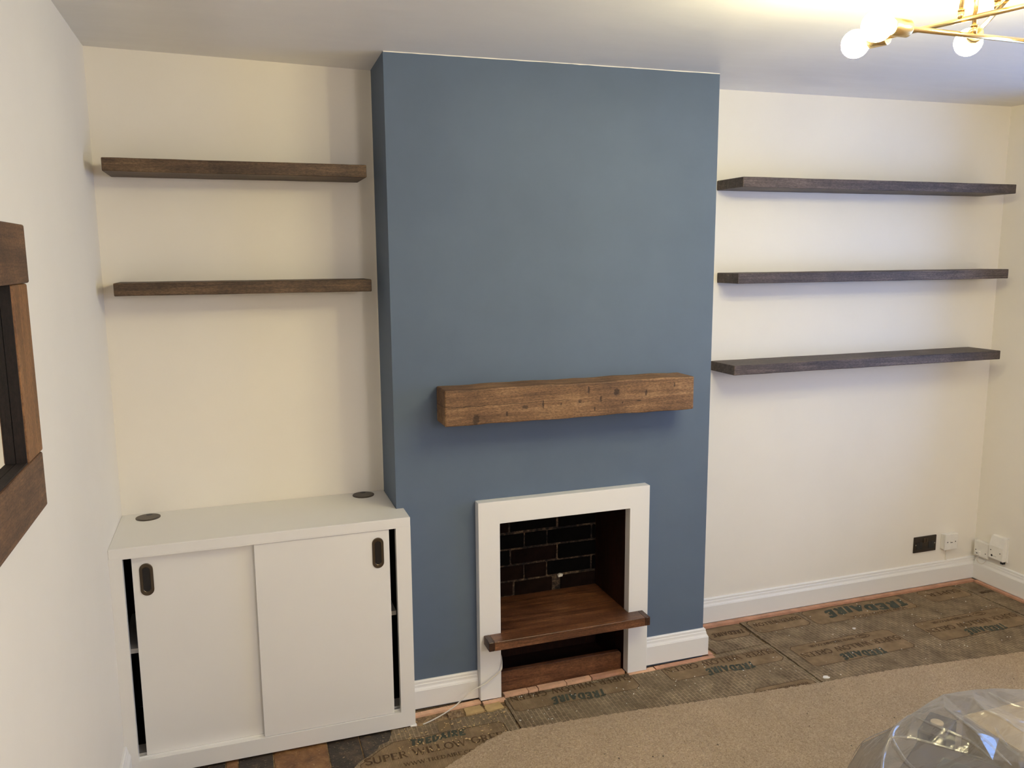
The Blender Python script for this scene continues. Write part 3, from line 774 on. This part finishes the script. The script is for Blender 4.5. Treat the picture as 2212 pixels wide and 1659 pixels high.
# ------------------------------------------------------------------ fireplace
SL, SR, SY, ST = 1.0607, 1.7779, -.042, .8022
fs = prism('fireplace_surround', [(SL, .011), (OL, .011), (OL, OT), (OR, OT), (OR, .0115), (SR, .0115), (SR, ST), (SL, ST)], 'y', SY, -.0005, M_SURR, None, .0012)
tag(fs, 'plain white fireplace surround on the blue chimney breast', 'fireplace')
fb = thing('firebox', 'sooty brick firebox with dark walnut side boards', 'firebox', (1.42, .26, .0))
YFB = .2755
box('mortar_bed', (OL-.003, YFB+.007, .0), (OR+.003, YFB+.08, OT+.003), M_MORTAR, fb)
zj = [.05, .122, .195, .270, .3405, .411, .4825, .553, .624, .70]   # bed joints
vj = {4: [1.309, 1.4878, 1.5203], 5: [1.3556, 1.4598, 1.6696], 6: [1.2954, 1.5092], 7: [1.3583, 1.4609, 1.6708], 8: [1.29, 1.51], 3: [1.36, 1.46, 1.67], 2: [1.30, 1.51], 1: [1.36, 1.46, 1.67], 9: [1.36, 1.57]}
for r in range(1, 10):
    z0, z1 = zj[r-1], zj[r]
    ex = [OL-.002]+vj[r]+[OR+.002]
    for a, b in zip(ex, ex[1:]):
        jt = .0036
        if r == 4 and abs(a-1.4878) < 1e-4: continue     # broken half brick: open rubble joint
        pr = random.uniform(0, .005)
        bm = bmesh.new(); bm_box(bm, (a+jt, YFB+pr, z0+jt+random.uniform(0, .002)), (b-jt, YFB+.05, z1-jt-random.uniform(0, .002)), .003)
        for v in bm.verts: v.co += Vector((random.uniform(-.0012, .0012), random.uniform(-.001, .001), random.uniform(-.0012, .0012)))
        from_bm('brick', bm, M_BRICK_R if random.random() < .35 else M_SOOT, fb)
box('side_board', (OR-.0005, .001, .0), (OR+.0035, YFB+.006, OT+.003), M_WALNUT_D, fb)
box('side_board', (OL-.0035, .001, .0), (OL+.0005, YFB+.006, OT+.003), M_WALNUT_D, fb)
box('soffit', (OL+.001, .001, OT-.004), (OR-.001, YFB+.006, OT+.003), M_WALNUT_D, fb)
box('shade_base', (OL+.001, .032, .0005), (OR-.001, YFB-.004, .006), M_WALNUT_D, fb)  # dark sheet added for the shade on the cavity floor
box('shade_back', (OL+.001, YFB-.004, .0005), (OR-.001, YFB+.006, .240), M_WALNUT_D, fb)  # dark sheet added for the shade at the back, below the hearth shelf
o = prism('mortar_lump', [(1.512, .332), (1.53, .334), (1.533, .343), (1.52, .346), (1.51, .341)], 'y', YFB-.004, YFB+.01, M_CHIP, fb)
tag(o, 'pale lump of mortar')
# hearth shelf (T-shaped board with end strips) and low plinth
hs = thing('hearth_shelf', 'dark walnut shelf board projecting through the fireplace opening', 'shelf', (1.42, -.04, .2427))
HL, HR, HY, HB, HT = 1.0764, 1.7533, -.1108, .2427, .278
prism('board', [(HL+.022, HY), (HR-.022, HY), (HR-.022, SY-.0006), (OR-.0016, SY-.0006), (OR-.0016, YFB-.001), (OL+.0016, YFB-.001), (OL+.0016, SY-.0006), (HL+.022, SY-.0006)], 'z', HB, HT, M_WALNUT, hs, .0015)
M_WEND = wood('dark_walnut_end', lin(40, 24, 16), lin(70, 43, 28), lin(100, 66, 43), 'Y', .34, .7, speck=.12, spec=.5)
for x0, x1 in ((HL, HL+.022), (HR-.022, HR)):
    box('end_strip', (x0, HY, HB), (x1, SY-.0006, HT), M_WEND, hs, .0015)
pl = prism('plinth_board', [(OL+.003, .0008), (OR-.006, .0008), (OR-.006, .078), (OR-.014, .088), (OL+.003, .088)], 'y', .008, .030, M_WALNUT, None, .0015)
tag(pl, 'low dark walnut board standing on the floor across the fireplace opening', 'board')

cab_pts = spline([(1.150, .004, .185), (1.1495, -.030, .172), (1.1435, -.055, .150), (1.1375, -.0595, .133), (1.110, -.060, .112), (1.0775, -.061, .0925), (1.050, -.063, .083), (1.0205, -.065, .0735), (.985, -.072, .056), (.955, -.082, .040), (.915, -.094, .026), (.870, -.108, .017), (.835, -.118, .0125), (.815, -.123, .011)])
tag(tube('cable', cab_pts, .0023, M_CABLE), 'thin white cable trailing from the fireplace opening to the floor', 'cable')

# ------------------------------------------------------------------ mantel beam
def rough_bar(name, lo, hi, mat, amp=.0015, bev=.004, step=.03, parent=None, seed=1):
    r = random.Random(seed); bm = bmesh.new(); bm_box(bm, lo, hi, bev, 2)
    n = int((hi[0]-lo[0])/step)
    for k in range(1, n):
        x = lo[0]+(hi[0]-lo[0])*k/n
        bmesh.ops.bisect_plane(bm, geom=list(bm.verts)+list(bm.edges)+list(bm.faces), plane_co=(x, 0, 0), plane_no=(1, 0, 0))
    ph = [r.uniform(0, 6) for _ in range(6)]
    for v in bm.verts:
        if v.co.y > hi[1]-bev*.2: continue
        s = 1 if v.co.z > (lo[2]+hi[2])/2 else -1
        v.co.z += s*amp*.5*(math.sin(v.co.x*13+ph[0]+s)+math.sin(v.co.x*37+ph[1]*s)) + r.uniform(-.15, .15)*amp
        if v.co.y < lo[1]+bev*1.5: v.co.y += amp*.4*math.sin(v.co.x*17+ph[2])+r.uniform(-.1, .1)*amp
    return from_bm(name, bm, mat, parent)
tag(rough_bar('mantel_beam', (.9207, -.1256, 1.1183), (1.9161, -.0004, 1.2477), M_BEAM, .0022, .005, .04, None, 5), 'thick rustic wooden beam mantel on the blue chimney breast', 'mantel')

# ------------------------------------------------------------------ floating shelves
def shelf(x0, x1, y0, z0, z1, mat, label, seed):
    tag(rough_bar('floating_shelf', (x0, y0, z0), (x1, YB-.0004, z1), mat, .0005, .003, .05, None, seed), label, 'shelf', 'chunky stained floating shelves')
shelf(-.1269, .7023, .0489, 1.9841, 2.0262, M_SHELF_L, 'upper dark brown floating shelf in the left alcove', 1)
shelf(-.1259, .7137, .0892, 1.5901, 1.6325, M_SHELF_L, 'lower dark brown floating shelf in the left alcove, above the cabinet', 2)
shelf(2.2364, 3.7237, .0660, 1.9838, 2.0256, M_SHELF_R, 'top grey-brown floating shelf of three in the right alcove', 3)
shelf(2.2517, 3.7610, .1003, 1.5901, 1.6340, M_SHELF_R, 'middle grey-brown floating shelf of three in the right alcove', 4)
shelf(2.2324, 3.7250, .0763, 1.2049, 1.2466, M_SHELF_R, 'lowest grey-brown floating shelf of three in the right alcove', 5)

# ------------------------------------------------------------------ mirror on the left wall
mr = thing('wall_mirror', 'mirror in a chunky dark wooden frame hung on the left wall', 'mirror', (XL, -1.45, 1.22))
MX0, MX1 = XL+.0005, -.140
def rail(name, lo, hi, mat): return box(name, lo, hi, mat, mr, .0035, 2)
rail('top_rail', (MX0, -1.86, 1.6645), (MX1, -1.013, 1.7775), M_FRAME_H)
rail('bottom_rail', (MX0, -1.86, 1.2190), (MX1, -1.040, 1.3300), M_FRAME_H)
rail('stile', (MX0, -1.150, 1.3305), (MX1-.001, -1.030, 1.6640), M_FRAME_V)
rail('stile', (MX0, -1.860, 1.3305), (MX1-.001, -1.740, 1.6640), M_FRAME_V)
M_LINE = wood('stained_shaded_reveal', lin(24, 17, 13), lin(36, 27, 22), lin(50, 38, 30), 'Z', .6, 1.0, speck=.05)  # dark stain, with the shade of the reveal also put into the colour
box('dark_shade_lining', (MX0+.017, -1.1545, 1.3300), (MX1-.004, -1.1502, 1.6645), M_LINE, mr)
box('dark_shade_lining', (MX0+.017, -1.7398, 1.3300), (MX1-.004, -1.7355, 1.6645), M_LINE, mr)
box('dark_shade_lining', (MX0+.017, -1.7355, 1.3302), (MX1-.004, -1.1545, 1.3335), M_LINE, mr)
box('mirror_glass', (MX0+.001, -1.740, 1.3302), (MX0+.0165, -1.150, 1.6643), M_MIRROR, mr)

# ------------------------------------------------------------------ sockets and plates
def screw(parent, p, ax, r=.0032):
    q = Vector(p); d = Vector(ax)*.0012; cyl('screw', q, q+d, r, M_STEEL, parent, 10)
so = thing('double_socket', 'black and bronze double socket low on the right alcove wall', 'socket', (3.531, YB, .238))
SX, SZ = 3.531, .2385
box('plate', (SX-.0725, YB-.0075, SZ-.042), (SX+.0725, YB-.0003, SZ+.042), M_BRASSY, so, .0025, 2)
YS = YB-.0075
for s in (-1, 1):
    cx = SX+s*.0385
    bm = bmesh.new(); bm_box(bm, (cx-.018, YS-.0012, SZ-.026), (cx+.018, YS+.0002, SZ+.012)); 
    ins = from_bm('socket_insert', bm, plain('charcoal_insert', (.012, .012, .012, 1), .4), so)
    box('pin_hole', (cx-.0045, YS-.0016, SZ-.008), (cx+.0045, YS-.0008, SZ+.014), M_BLACK_P, ins)
    box('pin_hole', (cx-.016, YS-.0016, SZ-.022), (cx-.006, YS-.0008, SZ-.0145), M_BLACK_P, ins)
    box('pin_hole', (cx+.006, YS-.0016, SZ-.022), (cx+.016, YS-.0008, SZ-.0145), M_BLACK_P, ins)
    sw = box('rocker_switch', (SX+s*.008-.0065, YS-.004, SZ+.010), (SX+s*.008+.0065, YS+.0002, SZ+.031), M_BRONZE, so, .0015)
    screw(so, (SX+s*.0615, YS, SZ), (0, -1, 0))
fu = thing('telephone_outlet', 'square white phone outlet box beside the black socket', 'outlet', (3.681, YB, .24))
FX, FZ = 3.681, .2395
box('back_box', (FX-.0415, YB-.021, FZ-.0405), (FX+.0415, YB-.0003, FZ+.0405), M_WHITE_P, fu, .002)
box('face_plate', (FX-.0425, YB-.030, FZ-.0425), (FX+.0425, YB-.0205, FZ+.0425), M_WHITE_P, fu, .003, 2)
box('jack_flap', (FX-.009, YB-.0325, FZ-.001), (FX+.009, YB-.0295, FZ+.008), M_WHITE_P, fu, .001)
box('jack_slot', (FX-.007, YB-.0312, FZ-.0045), (FX+.007, YB-.0297, FZ-.0015), M_BLACK_P, fu)
for s in (-1, 1): cyl('screw', (FX+s*.026, YB-.030, FZ), (FX+s*.026, YB-.0308, FZ), .003, M_BRONZE_IN, fu, 10)
fu2 = box('conduit', (FX-.005, YB-.006, .1335), (FX+.003, YB-.0003, FZ-.0406), M_CREAM, fu)
def wallbox(name, label, y0, y1, z0, z1, d, parts):
    t = thing(name, label, 'outlet', (XR, (y0+y1)/2, z0))
    box('back_box', (XR-d*.7, y0+.001, z0+.001), (XR-.0003, y1-.001, z1-.001), M_WHITE_P, t, .002)
    box('face_plate', (XR-d, y0, z0), (XR-d*.68, y1, z1), M_WHITE_P, t, .003, 2)
    for (nm, ya, yb_, za, zb, e, mt) in parts:
        box(nm, (XR-d-e, min(ya, yb_), za), (XR-d+.0008, max(ya, yb_), zb), mt, t, .0004)
    return t
b1 = wallbox('phone_socket', 'small white phone socket in the corner on the right wall', .1515, .236, .150, .230, .0305,
        [('screw', .226, .221, .178, .183, .0006, M_BRONZE_IN), ('screw', .168, .163, .172, .177, .0006, M_BRONZE_IN), ('plug', .221, .193, .158, .178, .010, M_WHITE_P)])
box('jack_slot', (XR-.042, .204, .166), (XR-.0402, .211, .170), M_BLACK_P, b1)
b2 = thing('phone_junction_box', 'larger white phone junction box on the right wall, nearer than the small socket', 'outlet', (XR, .105, .165))
prism('cover', [(XR-.0003, .165), (XR-.030, .165), (XR-.034, .170), (XR-.034, .240), (XR-.018, .288), (XR-.0003, .290)], 'y', .066, .1455, M_WHITE_P, b2, .002) if False else None
bm = bmesh.new(); bm_prism(bm, [(XR-.0003, .165), (XR-.030, .165), (XR-.034, .170), (XR-.034, .235), (XR-.020, .284), (XR-.0003, .287)], 'y', .066, .1455)
bmesh.ops.dissolve_limit(bm, angle_limit=.01, verts=bm.verts, edges=bm.edges)
from_bm('cover', bm, M_WHITE_P, b2)
box('back_plate', (XR-.006, .061, .160), (XR-.0003, .066, .290), M_WHITE_P, b2, .001)
for (y, z, r) in ((.134, .211, .0028), (.080, .206, .0028), (.126, .184, .0055)):
    cyl('screw' if r < .005 else 'round_mark', (XR-.034, y, z), (XR-.0348, y, z), r, M_BRONZE_IN, b2, 12)
box('faint_mark', (XR-.0344, .100, .182), (XR-.0338, .118, .184), plain('grey_print', (.35, .34, .32, 1), .6), b2)
box('open_terminal', (XR-.024, .068, .151), (XR-.006, .084, .1655), M_BLACK_P, b2, .001)
tag(tube('phone_wire', spline([(XR-.036, .200, .160), (XR-.038, .203, .142), (XR-.030, .212, .128), (XR-.026, .205, .115), (XR-.024, .185, .114), (XR-.022, .172, .128), (XR-.020, .160, .150)], 6), .0016, M_CABLE), 'thin pale wire looping between the two phone boxes', 'wire')
wl = bpy.data.objects

# ------------------------------------------------------------------ pendant lamp
HUB = Vector((1.869, -1.354, 0))
pt = thing('ceiling_light', 'brass multi-arm ceiling light with glowing globe bulbs', 'ceiling light', (HUB.x, HUB.y, 2.40))
cyl('canopy', (HUB.x, HUB.y, 2.372), (HUB.x, HUB.y, 2.401), .085, M_BRASS, pt, 40, None, .004)
def arm(p_bulb, p_stem, z, half):
    a = Vector((p_bulb[0], p_bulb[1], z)); c = Vector((p_stem[0], p_stem[1], z))
    d = (c-a).normalized(); half = (c-a).length
    b = c+d*half
    cyl('arm', a+d*.080, b-d*.080, .0058, M_BRASS, pt, 16)
    st = cyl('stem', c+Vector((0, 0, .004)), (c.x, c.y, 2.375), .0050, M_BRASS, pt, 16)
    cyl('collar', c+Vector((0, 0, .003)), c+Vector((0, 0, .021)), .0066, M_BRASS, st, 16)
    cyl('collar_ring', c+Vector((0, 0, .020)), c+Vector((0, 0, .0225)), .0082, M_BRASS, st, 16)
    for p, s in ((a, 1), (b, -1)):
        dd = d*s
        sk_ = cyl('lamp_socket', p+dd*.036, p+dd*.084, .0190, M_BRASS, pt, 28, None, .003)
        bm = bmesh.new(); bmesh.ops.create_uvsphere(bm, u_segments=32, v_segments=20, radius=.034)
        for v in bm.verts:          # pull a neck out towards the socket
            t = v.co.dot(dd)
            if t > .018:
                k = min(1, (t-.018)/.016)
                ax = dd*t; v.co = ax + (v.co-ax)*(1-k) + (v.co-ax).normalized()*.0145*k + dd*.008*k if (v.co-ax).length > 1e-5 else v.co+dd*.008*k
            v.co += p
        from_bm('bulb', bm, M_BULB, pt, True)
arm((1.5976, -1.3458), (1.8708, -1.3447), 2.200, .27)
arm((1.7514, -1.1021), (1.8307, -1.3435), 2.230, .25)
arm((2.0790, -1.1370), (1.9050, -1.3720), 2.250, .29)

# ------------------------------------------------------------------ plastic-covered heap in the near right corner
P0 = Vector((2.0, -1.20, 0)); U = Vector((-.87, -.49, 0)).normalized(); V = Vector((.49, -.87, 0)).normalized()
def obox(name, u0, u1, v0, v1, z0, z1, mat, parent=None, bev=.006):
    bm = bmesh.new(); bm_box(bm, (u0, v0, z0), (u1, v1, z1), bev, 2)
    for v in bm.verts: v.co = P0+U*v.co.x+V*v.co.y+Vector((0, 0, v.co.z))
    bmesh.ops.recalc_face_normals(bm, faces=bm.faces)
    return from_bm(name, bm, mat, parent)
M_CRATE = plain('dark_brown_box', lin(70, 57, 46), .6, 0, .4, .2)
cr = obox('storage_box', .015, .35, .02, .235, CZ+.002, .365, M_CRATE)
tag(cr, 'large brown box under the clear plastic sheet', 'box')
o = obox('flat_case', -.115, .010, .012, .085, CZ+.002, .385, plain('dark_case', lin(70, 60, 56), .5)); tag(o, 'narrow dark case with a round cream cap, under the plastic sheet', 'case')
q = P0-U*.058+V*.046
cyl('round_cap', (q.x, q.y, .385), (q.x, q.y, .389), .017, plain('cream_cap', lin(214, 196, 166), .5), o, 24)
o = obox('tool_case', .10, .22, .10, .22, .3655, .385, plain('olive_case', lin(58, 56, 46), .5)); tag(o, 'small olive case on the brown box under the plastic sheet', 'case')
o = box('pale_board', (2.10, -1.45, CZ+.002), (2.42, -1.268, .438), plain('pale_tan_board', lin(182, 164, 138), .6, 0, .3, .2), None, .006, 2); tag(o, 'pale tan slab under the plastic sheet, right of the brown box', 'board')
o = box('dark_tub', (2.07, -1.66, CZ+.002), (2.42, -1.462, .405), plain('charcoal_tub', lin(38, 38, 40), .5), None, .006, 2); tag(o, 'charcoal tub under the plastic sheet, nearest the camera', 'tub')

top = [(2.345, -1.254, .460), (2.2675, -1.226, .462), (2.200, -1.208, .461), (2.103, -1.197, .460), (2.03, -1.207, .448), (1.957, -1.224, .440), (1.895, -1.243, .430), (1.846, -1.274, .428), (1.800, -1.300, .405), (1.737, -1.360, .400), (1.70, -1.46, .400), (1.70, -1.62, .40),
       (1.9465, -1.2461, .452), (1.970, -1.328, .455), (1.9926, -1.3876, .452), (1.9797, -1.4677, .452), (1.96, -1.60, .45),
       (1.8833, -1.2918, .428), (1.9195, -1.3337, .430), (1.9653, -1.4081, .436),
       (2.0423, -1.2585, .466), (2.0272, -1.3261, .470), (2.0219, -1.3817, .468), (2.005, -1.5151, .470),
       (2.1535, -1.2562, .470), (2.1266, -1.31, .474), (2.1341, -1.361, .474), (2.1301, -1.4286, .472), (2.14, -1.55, .472),
       (2.09, -1.29, .452), (2.08, -1.40, .450), (2.20, -1.30, .456), (2.21, -1.40, .454), (2.29, -1.33, .468), (2.30, -1.45, .466), (2.42, -1.36, .458), (2.45, -1.50, .462), (1.80, -1.42, .405), (1.86, -1.40, .412), (1.83, -1.55, .41),
       (2.52, -1.33, .450), (2.62, -1.45, .445), (2.60, -1.65, .44), (2.30, -1.65, .46), (2.05, -1.72, .445), (1.80, -1.75, .40)]
fold = [(1.960, -1.160, .360), (1.949, -1.0647, .260), (1.9331, -1.0282, .160), (1.86, -1.17, .30), (1.78, -1.22, .28), (1.70, -1.29, .28)]
skirt = [(2.78, -1.00), (2.60, -.97), (2.40, -.96), (2.20, -.965), (2.05, -.97), (1.925, -.985), (1.84, -1.05), (1.74, -1.12), (1.64, -1.22), (1.57, -1.36), (1.55, -1.60), (1.58, -1.88), (1.85, -1.95), (2.15, -1.97), (2.45, -1.96), (2.75, -1.90), (2.95, -1.70), (2.95, -1.40), (2.90, -1.15)]
midr = [(2.55, -1.10, .27), (2.35, -1.09, .28), (2.18, -1.08, .27), (2.05, -1.09, .26), (2.72, -1.25, .25), (2.78, -1.55, .25), (2.6, -1.82, .24), (2.3, -1.83, .26), (2.0, -1.85, .25), (1.70, -1.80, .24), (1.62, -1.60, .26), (1.63, -1.40, .26)]
pts = top+fold+midr+[(x, y, CZ+.006) for x, y in skirt]
pts = [(x, y, z) for x, y, z in pts]
res = delaunay_2d_cdt([Vector((p[0], p[1])) for p in pts], [], [], 0, 1e-6)
bm = bmesh.new(); vs = [bm.verts.new((v.x, v.y, pts[ids[0]][2] if ids else .2)) for v, ids in zip(res[0], res[3])]
for f in res[2]: bm.faces.new([vs[i] for i in f])
bmesh.ops.subdivide_edges(bm, edges=bm.edges, cuts=3, use_grid_fill=True)
bmesh.ops.triangulate(bm, faces=bm.faces)
rp = random.Random(21)
for v in bm.verts:
    if v.co.z > .05: v.co.z += rp.uniform(-.0010, .0010)
bmesh.ops.recalc_face_normals(bm, faces=bm.faces)
# pinched folds in the film: narrow tent-shaped creases running over the heap
folds = [[(1.9465, -1.2461, .452), (1.970, -1.328, .455), (1.9926, -1.3876, .452), (1.9797, -1.4677, .452)],
         [(1.8458, -1.274, .428), (1.8833, -1.2918, .428), (1.9195, -1.3337, .430), (1.9653, -1.4081, .436)],
         [(2.0423, -1.2585, .466), (2.0272, -1.3261, .470), (2.0219, -1.3817, .468), (1.9839, -1.5151, .466)],
         [(2.1535, -1.2562, .470), (2.1266, -1.31, .474), (2.1341, -1.361, .474), (2.1301, -1.4286, .472)],
         [(2.23, -1.235, .463), (2.235, -1.30, .462), (2.27, -1.36, .466)],
         [(1.957, -1.224, .441), (1.895, -1.243, .431), (1.846, -1.274, .429), (1.800, -1.300, .406), (1.737, -1.360, .401)],
         [(1.846, -1.276, .428), (1.82, -1.36, .410), (1.83, -1.45, .409)],
         [(2.10, -1.37, .458), (2.06, -1.44, .455), (2.05, -1.52, .458)],
         [(1.957, -1.224, .441), (1.960, -1.160, .361), (1.949, -1.0647, .261), (1.9331, -1.0282, .16)]]
for fi_, fl in enumerate(folds):
    P_ = spline(fl, 6); n_ = len(P_); prev = None
    for i, p in enumerate(P_):
        t = (P_[min(i+1, n_-1)]-P_[max(i-1, 0)]).normalized(); sd = t.cross(Vector((0, 0, 1))).normalized()
        e = math.sin(PI*i/(n_-1))**.6 if 0 < i < n_-1 else 0.0
        w_ = .0015+.0042*e; h_ = .0006+.0042*e
        row = [bm.verts.new(p-sd*w_+Vector((0, 0, .0005))), bm.verts.new(p-sd*w_*.35+Vector((0, 0, h_*.8))), bm.verts.new(p+Vector((0, 0, h_))), bm.verts.new(p+sd*w_*.35+Vector((0, 0, h_*.8))), bm.verts.new(p+sd*w_+Vector((0, 0, .0005)))]
        if prev:
            for j in range(4):
                f = bm.faces.new((prev[j], prev[j+1], row[j+1], row[j])); f.smooth = True
        prev = row
o = from_bm('plastic_sheet', bm, M_PLASTIC); tag(o, 'crumpled clear plastic dust sheet draped over a heap in the near right corner', 'plastic sheet')
